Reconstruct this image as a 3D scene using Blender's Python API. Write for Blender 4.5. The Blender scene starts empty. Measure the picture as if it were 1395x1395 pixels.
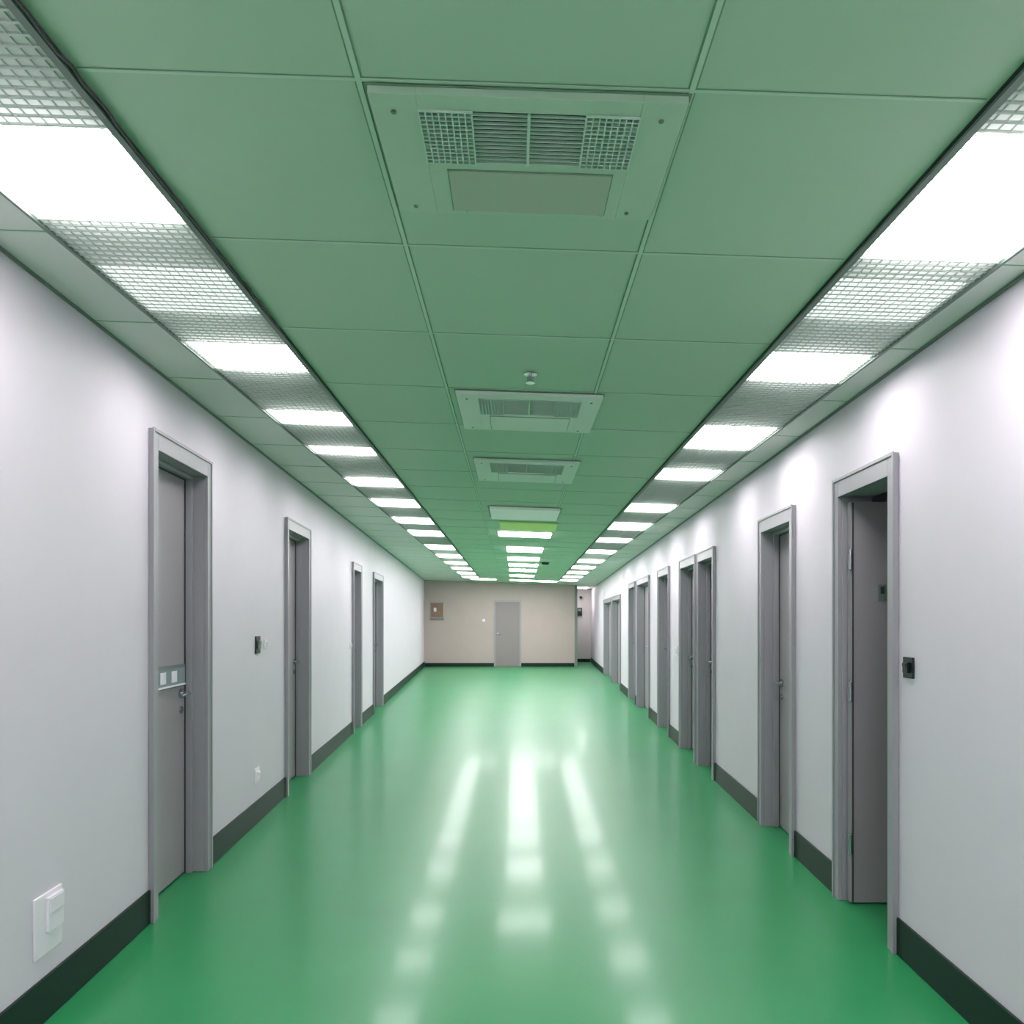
import bpy, math, random
from mathutils import Vector
random.seed(4)
sc=bpy.context.scene
try:
    sc.view_settings.view_transform='Standard'
except Exception: pass

def lin(c):
    return tuple(((v/255)/12.92 if v/255<=.04045 else ((v/255+.055)/1.055)**2.4) for v in c)+(1,)

def mat(name,rgb,rough=.5,metal=0,var=0.0,scale=3.0,bump=0.0,bscale=60,spec=.5,emit=None,estr=0,coat=0,crough=.1,glow=None):
    m=bpy.data.materials.new(name); m.use_nodes=True
    nt=m.node_tree; b=nt.nodes['Principled BSDF']
    b.inputs['Roughness'].default_value=rough; b.inputs['Metallic'].default_value=metal
    b.inputs['Specular IOR Level'].default_value=spec
    b.inputs['Coat Weight'].default_value=coat
    b.inputs['Coat Roughness'].default_value=crough
    c=lin(rgb)
    tc=nt.nodes.new('ShaderNodeTexCoord')
    n=nt.nodes.new('ShaderNodeTexNoise'); n.inputs['Scale'].default_value=scale; n.inputs['Detail'].default_value=4
    nt.links.new(tc.outputs['Object'],n.inputs['Vector'])
    r=nt.nodes.new('ShaderNodeValToRGB')
    r.color_ramp.elements[0].position=.3; r.color_ramp.elements[1].position=.7
    r.color_ramp.elements[0].color=tuple(max(0,v*(1-var)) for v in c[:3])+(1,)
    r.color_ramp.elements[1].color=tuple(min(1,v*(1+var)) for v in c[:3])+(1,)
    nt.links.new(n.outputs['Fac'],r.inputs['Fac']); nt.links.new(r.outputs['Color'],b.inputs['Base Color'])
    if bump>0:
        n2=nt.nodes.new('ShaderNodeTexNoise'); n2.inputs['Scale'].default_value=bscale
        nt.links.new(tc.outputs['Object'],n2.inputs['Vector'])
        bp=nt.nodes.new('ShaderNodeBump'); bp.inputs['Strength'].default_value=bump; bp.inputs['Distance'].default_value=.01
        nt.links.new(n2.outputs['Fac'],bp.inputs['Height']); nt.links.new(bp.outputs['Normal'],b.inputs['Normal'])
    if emit:
        b.inputs['Emission Color'].default_value=lin(emit); b.inputs['Emission Strength'].default_value=estr
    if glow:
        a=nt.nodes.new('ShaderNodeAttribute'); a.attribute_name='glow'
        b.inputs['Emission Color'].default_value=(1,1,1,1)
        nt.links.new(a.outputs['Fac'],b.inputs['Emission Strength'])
    return m

M_wall=mat('wall_paint',(222,213,224),.5,var=.015,spec=.3)
M_wall2=mat('recess_wall_paint',(206,203,200),.5,var=.015)
M_end=mat('end_wall_paint',(180,164,160),.5,var=.02)
M_ceil=mat('ceiling_tile',(178,207,182),.55,var=.02,scale=1.2)
M_ceil_lit=mat('ceiling_tile_wall_lit',(214,218,212),.55,var=.02,scale=1.2)  # ceiling tile lightened to carry light bounced off the white walls
M_bar=mat('ceiling_tbar',(190,217,195),.45,var=.02)
M_shadow_line=mat('ceiling_shadow_line',(126,154,133),.7)  # shadow lines painted as flat darker strips beside the T-bars
M_floor=mat('floor_epoxy',(30,138,82),.37,var=.06,scale=1.3,spec=.7,coat=.19,crough=.115)
M_base=mat('baseboard_vinyl',(10,38,31),.45,var=.08,spec=.3)
M_door=mat('door_leaf_paint',(160,153,159),.42,var=.02)
M_frame=mat('door_frame_metal',(156,153,160),.38,var=.02,spec=.6)
M_frame2=mat('door_seal_dark',(60,62,64),.5)
M_enddoor=mat('end_door_paint',(140,130,132),.45,var=.02)
M_metal=mat('brushed_steel',(190,192,196),.25,metal=1)
M_black=mat('black_plastic',(14,26,28),.35)
M_plastic=mat('white_plastic',(240,232,242),.35)
M_grey=mat('trim_grey',(112,126,118),.45)
M_dark=mat('recess_dark',(28,46,38),.7)
M_vent=mat('vent_green_white',(182,208,186),.45)
M_vent2=mat('vent_white',(220,230,221),.45)
M_flap=mat('vent_flap',(176,188,168),.45)
M_slat=mat('vent_slat',(198,220,205),.4)
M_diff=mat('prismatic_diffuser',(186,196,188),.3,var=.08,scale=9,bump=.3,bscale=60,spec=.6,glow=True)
M_rib=mat('diffuser_rib',(196,205,198),.3)
M_glass=mat('label_plate',(140,152,160),.2)
M_board=mat('notice_board',(140,112,98),.7,var=.1,scale=20)
M_paper=mat('paper',(222,222,220),.7)
M_lamp=mat('lamp_panel',(255,255,255),.5,emit=(255,251,253),estr=20.5)
M_lampd=mat('lamp_panel_soft',(240,240,240),.5,emit=(250,250,252),estr=.8)
M_pale=mat('pale_panel_selflit',(225,232,226),.5,emit=(225,238,230),estr=.12)  # weak emission added to brighten the panel, no lamp inside
M_glow=mat('green_glow_panel',(170,205,120),.5,emit=(170,210,110),estr=.2)
for m_ in (M_diff,M_pale,M_glow,M_lampd):
    try: m_.cycles.emission_sampling='NONE'
    except Exception: pass

class MB:
    def __init__(s,mats): s.v=[];s.f=[];s.m=[];s.mats=mats;s.g=[]
    def box(s,a0,a1,b0,b1,c0,c1,mi=0,xf=None):
        i=len(s.v)
        for a in (a0,a1):
            for b in (b0,b1):
                for c in (c0,c1):
                    s.v.append(xf(a,b,c) if xf else (a,b,c))
        for q in ((0,1,3,2),(4,6,7,5),(0,4,5,1),(2,3,7,6),(0,2,6,4),(1,5,7,3)):
            s.f.append([i+k for k in q]); s.m.append(mi)
    def cyl(s,c,axis,r,l,mi=0,n=16,r2=None,xf=None):
        r2=r if r2 is None else r2
        i=len(s.v); c=list(c); o=[k for k in range(3) if k!=axis]
        for e,rr in ((0,r),(l,r2)):
            for k in range(n):
                a=2*math.pi*k/n; p=c[:]; p[axis]+=e; p[o[0]]+=rr*math.cos(a); p[o[1]]+=rr*math.sin(a)
                s.v.append(xf(*p) if xf else tuple(p))
        for k in range(n):
            s.f.append([i+k,i+(k+1)%n,i+n+(k+1)%n,i+n+k]); s.m.append(mi)
        s.f.append([i+k for k in range(n)]); s.m.append(mi)
        s.f.append([i+n+k for k in range(n)]); s.m.append(mi)
    def obj(s,name,parent=None,bevel=0):
        me=bpy.data.meshes.new(name); me.from_pydata(s.v,[],s.f)
        for m in s.mats: me.materials.append(m)
        for p,mi in zip(me.polygons,s.m): p.material_index=mi
        if s.g:
            at=me.attributes.new('glow','FLOAT','POINT')
            for k,g in enumerate(s.g): at.data[k].value=g
        import bmesh
        bm=bmesh.new(); bm.from_mesh(me); bmesh.ops.recalc_face_normals(bm,faces=bm.faces); bm.to_mesh(me); bm.free()
        ob=bpy.data.objects.new(name,me); sc.collection.objects.link(ob)
        if bevel:
            md=ob.modifiers.new('bevel','BEVEL'); md.width=bevel; md.segments=2; md.limit_method='ANGLE'
        if parent: ob.parent=parent
        return ob
def empty(name):
    e=bpy.data.objects.new(name,None); sc.collection.objects.link(e); e.empty_display_size=.1; return e

DE=22.2; DB=-4.0; DR=24.6
def xl(d): return -1.5045-.0543*max(d,0)
def xr(d): return 1.4765+.045*max(d,0)
def cz(x): return 2.525-.035*x
L=lambda d,t,z:(xl(d)-t,d,z)
R=lambda d,t,z:(xr(d)+t,d,z)
C=lambda x,d,z:(x,d,cz(x)+z)

doors=[('L',3.39,4.15,2.29),('L',5.83,6.67,2.22),('L',9.03,9.70,2.12),('L',10.9,12.0,2.12),
       ('R',3.077,3.73,2.105),('R',4.35,5.05,2.085),('R',6.42,7.13,2.05),('R',7.22,8.07,2.05),
       ('R',8.79,9.65,2.05),('R',10.5,11.9,2.05),('R',12.2,13.1,2.05),('R',14.6,16.4,1.92),('R',16.6,18.8,1.92)]
TOP=2.75; TH=.15
def build_wall(name,side,dend):
    xf=L if side=='L' else R
    ds=sorted([(a+.03,b-.03,h-.03) for s,a,b,h in doors if s==side])
    mb=MB([M_wall]); mb.box(DB,0,0,TH,0,TOP,0,xf)
    cur=0
    for a,b,h in ds:
        mb.box(cur,a,0,TH,0,TOP,0,xf); mb.box(a,b,0,TH,h,TOP,0,xf); cur=b
    mb.box(cur,dend,0,TH,0,TOP,0,xf); mb.obj(name)
    bb=MB([M_base]); cur=DB
    for s,a,b,h in sorted([q for q in doors if q[0]==side],key=lambda q:q[1])+[(side,dend,dend,0)]:
        if a-cur>.1:
            if cur<0:
                bb.box(cur,0,-.012,-.0005,0,.155,0,xf); bb.box(0,a,-.012,-.0005,0,.155,0,xf)
            else: bb.box(cur,a,-.012,-.0005,0,.155,0,xf)
        cur=b
    bb.obj('baseboard_left' if side=='L' else 'baseboard_right',bevel=.003)
build_wall('wall_left','L',DE+.0)
build_wall('wall_right','R',DR)
XE=1.89
mb=MB([M_end]); mb.box(xl(DE)-.15,XE,DE,DE+.15,0,TOP); mb.obj('wall_end')
mb=MB([M_wall2,M_grey]); mb.box(XE-.15,XE,DE+.15,DR,0,TOP,0); mb.obj('wall_recess_side')
mb=MB([M_grey]); mb.box(XE-.05,XE+.03,DE-.03,DE-.001,0,cz(XE)-.002); mb.obj('trim_1',bevel=.004)
mb=MB([M_wall2]); mb.box(XE-.15,xr(DR)+.15,DR,DR+.15,0,TOP); mb.obj('wall_recess_back')
mb=MB([M_wall]); mb.box(xl(DB)-.15,xr(DB)+.15,DB-.15,DB,0,TOP); mb.obj('wall_rear')
mb=MB([M_base]); mb.box(xl(DE)+.02,-.60,DE-.014,DE-.001,0,.11); mb.box(.22,XE-.06,DE-.014,DE-.001,0,.11)
mb.obj('baseboard_end')
mb=MB([M_base]); mb.box(XE+.01,xr(DR)-.02,DR-.014,DR-.001,0,.11); mb.box(XE+.001,XE+.014,DE+.02,DR-.02,0,.11); mb.obj('baseboard_recess')
mb=MB([M_floor]); mb.box(-3.2,4.0,DB-.15,DR+.15,-.1,0); mb.obj('floor')

sl=lambda d:(-1.39,-.935)
sr=lambda d:(.99+.012*d,1.42+.015*d)

mb=MB([M_ceil,M_ceil_lit])
def cell(a,b,fa0,fa1,fb0,fb1,mi=0):
    i=len(mb.v)
    for (x,d) in ((fa0,a),(fa1,a),(fb1,b),(fb0,b)):
        mb.v.append(C(x,d,0))
    for (x,d) in ((fa0,a),(fa1,a),(fb1,b),(fb0,b)):
        mb.v.append(C(x,d,.08))
    for q in ((0,1,2,3),(7,6,5,4),(0,4,5,1),(1,5,6,2),(2,6,7,3),(3,7,4,0)):
        mb.f.append([i+k for k in q]); mb.m.append(mi)
for a,b in ((DB,0),(0,DE)):
    cell(a,b,xl(a),sl(a)[0],xl(b),sl(b)[0],1)
    cell(a,b,sl(a)[0],sr(a)[1],sl(b)[0],sr(b)[1],0)
    cell(a,b,sr(a)[1],xr(a),sr(b)[1],xr(b),1)
cell(DE,DR,XE,xr(DE),XE,xr(DR),1)
mb.obj('ceiling')

bars=MB([M_bar,M_shadow_line])
def hb(x0,x1,d):
    bars.box(x0,x1,d-.0065,d+.0065,-.0012,-.0003,1,C); bars.box(x0,x1,d-.004,d+.004,-.0028,-.0013,0,C)
def lb(f,w=.0095,a=DB+.02,b=DE-.02):
    n=12
    for k in range(n):
        d0=a+(b-a)*k/n; d1=a+(b-a)*(k+1)/n
        for (ww,z0,z1,m) in ((w,-.0013,-.0004,1),(w*.6,-.0030,-.0014,0)):
            bars.box(0,1,d0,d1,z0,z1,m,lambda u,d,z:C(f(d)-ww+2*ww*u,d,z))
d=1.54-.68*8
while d<DE-.1:
    if d>DB+.1:
        hb(xl(d)+.012,sl(d)[0]-.02,d); hb(sl(d)[1]+.02,sr(d)[0]-.02,d)
        if xr(d)-sr(d)[1]>.06: hb(sr(d)[1]+.02,xr(d)-.012,d)
    d+=.68
lb(lambda d:-.325-.001*d); lb(lambda d:.355+.012*d)
bars.obj('ceiling_tile_grid')
for i,(f,s) in enumerate(((xl,1),(xr,-1))):
    t=MB([M_grey])
    for a,b in ((DB+.01,0),(0,DE-.01)):
        t.box(0,1,a,b,-.010,-.0004,0,lambda u,d,z:C(f(d)+s*(.0005+.011*u),d,z))
    t.obj('trim_%d'%(i+2))

def strip(fe,lamps,far=20.6):
    root=empty('ceiling_light_strip')
    # prismatic sheet without tubes: glow beside each lamp panel is painted into its emission
    sh=MB([M_diff]); a=DB+.1
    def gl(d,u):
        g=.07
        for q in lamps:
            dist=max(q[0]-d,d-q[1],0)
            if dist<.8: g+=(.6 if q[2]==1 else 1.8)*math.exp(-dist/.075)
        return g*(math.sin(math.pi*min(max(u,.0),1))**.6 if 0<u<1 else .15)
    ds=[a]; 
    while ds[-1]<far: ds.append(min(far,ds[-1]+(.06 if -.2<ds[-1]<9 else .12)))
    us=[0,.12,.3,.5,.7,.88,1]
    for d in ds:
        for u in us:
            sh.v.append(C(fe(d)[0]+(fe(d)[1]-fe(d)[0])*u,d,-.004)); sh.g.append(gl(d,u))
    nu=len(us)
    for k in range(len(ds)-1):
        for j in range(nu-1):
            sh.f.append([k*nu+j,(k+1)*nu+j,(k+1)*nu+j+1,k*nu+j+1]); sh.m.append(0)
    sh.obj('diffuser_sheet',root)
    rb=MB([M_rib]); d=.9
    while d<12:
        p=.03 if d<5 else .05
        rb.box(0,1,d,d+.006,-.009,-.0042,0,lambda u,dd,z:C(fe(dd)[0]+(fe(dd)[1]-fe(dd)[0])*u,dd,z)); d+=p
    for j in range(1,15):
        u0=j/15
        for a2,b2 in ((.9,6),(6,12)):
            rb.box(0,1,a2,b2,-.0085,-.0043,0,lambda u,dd,z:C(fe(dd)[0]+(fe(dd)[1]-fe(dd)[0])*u0-.0012+.0024*u,dd,z))
    rb.obj('prismatic_ribs',root)
    tr=MB([M_grey,M_dark])
    for e in (0,1):
        inner=(abs(fe(0)[e])<1.2)
        for k in range(8):
            d0=a+(far-a)*k/8; d1=a+(far-a)*(k+1)/8
            w=.009 if inner else .005
            tr.box(0,1,d0,d1,-.016,-.0005,0,lambda u,d,z:C(fe(d)[e]-w+2*w*u,d,z))
            if inner: 
                s=1 if fe(0)[e]<0 else -1
                tr.box(0,1,d0,d1,-.008,-.0006,1,lambda u,d,z:C(fe(d)[e]+s*(.0095+.003*u),d,z))
    tr.obj('edge_trim',root)
    lm=MB([M_lamp,M_lampd,M_grey])
    for q in lamps:
        d0,d1,k=q
        g=.02
        z0=-.014 if d0<2.2 else -.0065
        lm.box(0,1,d0,d1,z0,-.0043,1 if k==1 else 0,lambda u,d,z:C(fe(d)[0]+g+(fe(d)[1]-fe(d)[0]-2*g)*u,d,z))
    lm.obj('lamp_panels',root)
Ll=[(-2.9,-2.5,0),(-1.8,-1.4,0),(-.7,-.3,0),(.5,.9,0),(1.74,2.11,0),(2.42,2.77,1),(3.07,3.40,0),(4.06,4.34,0),(4.9,5.13,0),(6.0,6.35,0),(7.05,7.5,0),(8.3,8.8,0),(9.5,10.1,0),(11.3,12.0,0),(13,13.6,0),(14.6,15.2,0),(16.2,16.8,0),(17.8,18.4,0),(19.4,20,0)]  # both lists start with unseen lamps, added to light near walls and floor
Lr=[(-2.9,-2.5,0),(-1.8,-1.4,0),(-.7,-.3,0),(.5,.9,0),(1.64,2.17,0),(2.33,2.63,1),(2.97,3.3,0),(4.08,4.6,0),(5.24,5.6,0),(6.8,7.27,0),(8.1,8.7,0),(9.6,10.1,0),(11.2,11.8,0),(13,13.6,0),(14.6,15.2,0),(16.2,16.8,0),(17.8,18.4,0),(19.4,20,0)]
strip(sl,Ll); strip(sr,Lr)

# loose cable running along the inner edge of the left strip
cb=MB([M_frame2]); pts=[]; d=.8
while d<2.9:
    pts.append((-.918+random.uniform(-.004,.004),d,-.012+random.uniform(-.004,.003))); d+=.045
for p,q in zip(pts,pts[1:]):
    r=.004
    i=len(cb.v)
    for (x,dd,z) in (p,q):
        for k in range(6):
            an=k*math.pi/3; cb.v.append(C(x+r*math.cos(an),dd,z+r*math.sin(an)))
    for k in range(6): cb.f.append([i+k,i+(k+1)%6,i+6+(k+1)%6,i+6+k]); cb.m.append(0)
cb.obj('ceiling_cable')

for (d0,d1,x0,x1) in ((9.3,9.75,-.2,.48),(11.2,11.9,-.11,.45),(13.0,13.6,-.11,.46),(14.5,15.1,-.1,.48),(16,16.6,-.1,.5),(18,18.6,-.1,.5),(20.2,20.7,-1.2,-.5),(20.2,20.7,-.1,1.2),(23.2,23.8,2.0,2.35)):
    m=MB([M_lamp,M_grey]); m.box(x0,x1,d0,d1,-.016,-.006,0,C); m.box(x0-.02,x1+.02,d0-.02,d1+.02,-.0055,-.0046,1,C)
    m.obj('ceiling_light_panel')
m=MB([M_pale,M_grey]); m.box(-.24,.46,7.25,8.0,-.03,-.006,0,C); m.box(-.26,.48,7.23,8.02,-.0055,-.0046,1,C); m.obj('ceiling_access_panel')
m=MB([M_glow,M_vent]); m.box(-.16,.5,8.35,9.0,-.02,-.006,0,C); m.box(-.18,.52,8.33,9.02,-.0055,-.0046,1,C); m.obj('green_ceiling_panel')  # flush green panel with a weak emission of its own

def vent(x0,x1,d0,d1,mv,mf):
    root=empty('ceiling_air_vent'); w=x1-x0; l=d1-d0
    f=MB([mv,M_grey])
    gx0=x0+w*.15; gx1=x1-w*.14; gd0=d0+l*.10; gd1=d0+l*.50
    t0,t1=-.022,-.0046
    f.box(x0,gx0,d0,d1,t0,t1,0,C); f.box(gx1,x1,d0,d1,t0,t1,0,C)
    f.box(gx0,gx1,d0,gd0,t0,t1,0,C); f.box(gx0,gx1,gd1,d1,t0,t1,0,C)
    for (a,b) in ((.07,.12),(.93,.12),(.07,.93),(.90,.93),(.80,.95),(.27,.95)):
        f.cyl((x0+w*a,d0+l*b,-.026),2,.006,.0035,1,12,xf=C)
    f.obj('housing_frame',root,bevel=.003)
    sg=MB([M_shadow_line]); e=.006
    sg.box(x0-e,x1+e,d0-e,d1+e,-.0058,-.0048,0,C); sg.obj('shadow_border',root)  # edge shadow of the housing, laid on as a flat darker border
    b=MB([M_dark]); b.box(gx0,gx1,gd0,gd1,-.0072,-.0060,0,C); b.obj('recess_shade',root)  # flat dark sheet standing for the shade behind the grille
    s=MB([M_slat]); n=13
    for k in range(n+1):
        d=gd0+(gd1-gd0)*k/n
        s.box(gx0,gx1,d-.001,d+.001,-.022,-.016,0,C)
    gw=gx1-gx0
    for k in range(9):
        for xx in (gx0+gw*.24*k/8, gx1-gw*.24*k/8):
            s.box(xx-.0014,xx+.0014,gd0,gd1,-.028,-.012,0,C)
    for q in range(n+1):
        d=gd0+(gd1-gd0)*q/n
        s.box(gx0,gx0+gw*.24,d-.0014,d+.0014,-.0275,-.0225,0,C); s.box(gx1-gw*.24,gx1,d-.0014,d+.0014,-.0275,-.0225,0,C)
    xm=(gx0+gx1)/2; s.box(xm-.003,xm+.003,gd0,gd1,-.028,-.008,0,C)
    s.obj('grille',root)
    p=MB([mf,M_shadow_line]); p.box(gx0+w*.07,gx1-w*.05,gd1+l*.07,d1-l*.05,-.027,-.0225,0,C)
    p.box(gx0+w*.065,gx1-w*.045,gd1+l*.06,d1-l*.04,-.0238,-.0222,1,C)
    p.obj('access_flap',root)
vent(-.31,.37,1.55,2.00,M_vent,M_flap); vent(-.287,.44,3.6,4.27,M_vent2,M_vent2); vent(-.28,.46,5.1,5.85,M_vent2,M_vent2)

def sprinkler(x,d):
    m=MB([M_metal]); m.cyl((x,d,-.008),2,.03,.004,0,20,xf=C); m.cyl((x,d,-.04),2,.008,.034,0,12,xf=C)
    m.cyl((x,d,-.046),2,.022,.004,0,16,xf=C); m.box(x-.014,x-.010,d-.003,d+.003,-.042,-.012,0,C); m.box(x+.010,x+.014,d-.003,d+.003,-.042,-.012,0,C)
    m.obj('fire_sprinkler')
sprinkler(.075,3.33)
m=MB([M_dark]); m.cyl((.6,14,-.04),2,.06,.035,0,20,r2=.08,xf=C); m.obj('smoke_detector')

def lever(root,xf,d,t,z,dirn=-1):
    m=MB([M_metal])
    m.cyl((d,t,z),1,.026,-.010,0,20,xf=xf); m.cyl((d,t-.010,z),1,.010,-.04,0,12,xf=xf)
    m.cyl((d,t-.05,z),0,.009,.11*dirn,0,12,xf=xf)
    m.cyl((d,t,z-.09),1,.020,-.008,0,16,xf=xf); m.box(d-.003,d+.003,t-.012,t-.008,z-.10,z-.08,0,xf)
    m.obj('lever_handle',root)
for n,(s,a,b,h) in enumerate(doors):
    xf=L if s=='L' else R
    root=empty('door_%d'%(n+1)); aw=.06
    f=MB([M_frame,M_frame2])
    f.box(a,a+aw,-.022,-.001,0,h,0,xf); f.box(b-aw,b,-.022,-.001,0,h,0,xf); f.box(a+aw,b-aw,-.022,-.001,h-.09,h,0,xf)
    f.box(a-.004,a+.012,-.028,-.0225,0,h+.004,0,xf); f.box(b-.012,b+.004,-.028,-.0225,0,h+.004,0,xf); f.box(a+.012,b-.012,-.028,-.0225,h-.012,h+.004,0,xf)
    f.box(a+.031,a+aw,-.0005,TH,0,h-.09,0,xf); f.box(b-aw,b-.031,-.0005,TH,0,h-.09,0,xf); f.box(a+.031,b-.031,-.0005,TH,h-.09,h-.031,0,xf)
    i0=a+aw; i1=b-aw; ht=h-.09
    if n!=4:
        f.box(i0,i0+.02,.06,.095,0,ht,0,xf); f.box(i1-.02,i1,.06,.095,0,ht,0,xf); f.box(i0+.02,i1-.02,.06,.095,ht-.02,ht,0,xf)
        f.box(i0+.001,i0+.024,.0955,.10,0,ht,1,xf); f.box(i1-.024,i1-.001,.0955,.10,0,ht,1,xf); f.box(i0+.024,i1-.024,.0955,.10,ht-.026,ht-.001,1,xf)
    f.obj('frame',root,bevel=.002)
    if n==4: 
        lf=MB([M_door,M_frame2,M_grey,M_metal])
        lf.box(3.620,3.660,.022,.72,.008,1.985,0,R)
        lf.box(3.6165,3.6195,.028,.036,.01,1.98,1,R)
        lf.box(3.612,3.6195,.155,.195,1.50,1.575,2,R)
        lf.box(3.609,3.6115,.165,.185,1.53,1.565,1,R)
        for z in (.25,1.0,1.65): lf.cyl((3.612,.018,z),2,.008,.10,3,10,xf=R)
        lf.obj('leaf',root,bevel=.002)
        continue
    lf=MB([M_door,M_frame2])
    if b-a>1.2:
        k=2 if b-a<2 else 3; w=(i1-i0)/k
        for j in range(k): lf.box(i0+w*j+.004,i0+w*(j+1)-.004,.101,.14,.008,ht-.004,0,xf)
        lf.box(i0+.002,i1-.002,.12,.13,.008,ht-.01,1,xf)
        lf.obj('leaf',root,bevel=.002); lever(root,xf,i0+w-.08,.101,1.0); continue
    lf.box(i0+.003,i1-.003,.101,.14,.008,ht-.004,0,xf)
    lf.obj('leaf',root,bevel=.002)
    lever(root,xf,i1-.075,.101,(1.0,1.03,1.0,1.0,0,.98,1,1,1.03,1,1,1,1)[n])
    if n==0:
        p=MB([M_glass,M_plastic,M_grey]); p.box(i0+.02,i1-.03,.094,.1005,1.04,1.16,2,xf); p.box(i0+.03,i1-.04,.091,.0935,1.055,1.145,0,xf)
        for q in (.14,.28,.42): p.box(i0+q,i0+q+.07,.089,.0905,1.07,1.13,1,xf)
        p.box(i0+.03,i1-.04,.084,.0905,1.047,1.056,1,xf)
        p.obj('push_plate',root)
        p=MB([M_paper]); p.box(i0+.16,i0+.22,.098,.1005,1.62,1.71,0,xf); p.obj('paper_label',root)

root=empty('door_14'); f=MB([M_frame,M_enddoor])
f.box(-.60,-.555,DE-.03,DE-.001,0,2.0,0); f.box(.175,.22,DE-.03,DE-.001,0,2.0,0); f.box(-.555,.175,DE-.03,DE-.001,1.955,2.0,0); f.obj('frame',root)
f=MB([M_enddoor]); f.box(-.553,.173,DE-.02,DE-.001,.008,1.953); f.obj('leaf',root)
m=MB([M_metal]); m.cyl((-.49,DE-.0205,1.0),1,.03,-.01,0,16); m.cyl((-.49,DE-.03,1.0),1,.01,-.04,0,12); m.cyl((-.49,DE-.07,1.0),0,.01,.12,0,12); m.obj('lever_handle',root)

m=MB([M_board,M_grey,M_paper]); x0,x1=-2.5,-2.14
m.box(x0,x1,DE-.03,DE-.001,1.5,1.92,0); m.box(x0-.02,x1+.02,DE-.036,DE-.0305,1.9,1.93,1); m.box(x0-.02,x1+.02,DE-.05,DE-.001,1.42,1.47,1)
m.box(x0+.08,x0+.16,DE-.034,DE-.0305,1.66,1.78,2); m.obj('notice_board')
m=MB([M_plastic]); m.box(-.95,-.87,DE-.012,DE-.001,1.36,1.44); m.box(-.93,-.89,DE-.016,DE-.0125,1.38,1.42); m.obj('light_switch',bevel=.002)
m=MB([M_black,M_grey]); m.box(2.1,2.28,DR-.08,DR-.001,1.55,1.82,0); m.box(2.13,2.25,DR-.085,DR-.0805,1.7,1.79,1); m.cyl((2.12,DR-.1,1.58),2,.02,.2,0,12); m.obj('wall_phone',bevel=.004)
m=MB([M_dark]); m.box(2.2,2.28,DR-.12,DR-.001,2.14,2.2); m.cyl((2.24,DR-.13,2.15),1,.035,-.12,0,14); m.obj('security_camera')

def plate(name,xf,d0,d1,z0,z1,m1,m2,rock=None):
    m=MB([m1,m2]); m.box(d0,d1,-.010,-.0008,z0,z1,0,xf)
    r=rock or (d0+(d1-d0)*.25,d1-(d1-d0)*.25,z0+(z1-z0)*.25,z1-(z1-z0)*.25)
    m.box(r[0],r[1],-.022,-.0105,r[2],r[3],1,xf)
    m.box(r[0]+.004,r[1]-.004,-.026,-.0225,(r[2]+r[3])/2+.004,r[3]-.004,1,xf)
    return m.obj(name,bevel=.003)
plate('card_reader',L,5.04,5.14,1.17,1.29,M_black,M_grey)
plate('light_switch',L,5.26,5.31,1.20,1.26,M_plastic,M_plastic)
plate('wall_socket',L,5.02,5.12,.28,.38,M_plastic,M_plastic)
plate('wall_socket',L,2.50,2.665,.235,.445,M_plastic,M_plastic,(2.56,2.655,.31,.43))
plate('light_switch',L,8.9-.02,8.96,1.05,1.13,M_plastic,M_plastic)
plate('card_reader',R,2.945,3.025,1.165,1.25,M_black,M_black)
plate('light_switch',R,8.3,8.38,1.0,1.1,M_plastic,M_plastic)

m=MB([M_wall])
X0=xr(3)+.16+.02; X1=3.2
m.box(X1,X1+.1,2.1,4.05,0,2.5); m.box(X0,X1,2.0,2.1,0,2.5); m.box(X0,X1,4.05,4.15,0,2.5); m.box(X0,X1+.1,2.0,4.15,2.5,2.6)
m.obj('wall_side_room')

w=bpy.data.worlds.new('World'); sc.world=w; w.use_nodes=True
w.node_tree.nodes['Background'].inputs[0].default_value=(.05,.05,.05,1); w.node_tree.nodes['Background'].inputs[1].default_value=.3
cam=bpy.data.cameras.new('camera'); co=bpy.data.objects.new('camera',cam); sc.collection.objects.link(co)
co.location=(0,0,1.4); co.rotation_euler=(math.pi/2,0,0)
cam.sensor_width=36; cam.lens=36*1000/1395; cam.shift_y=147.5/1395; cam.shift_x=-.0018; cam.clip_start=.05
sc.camera=co
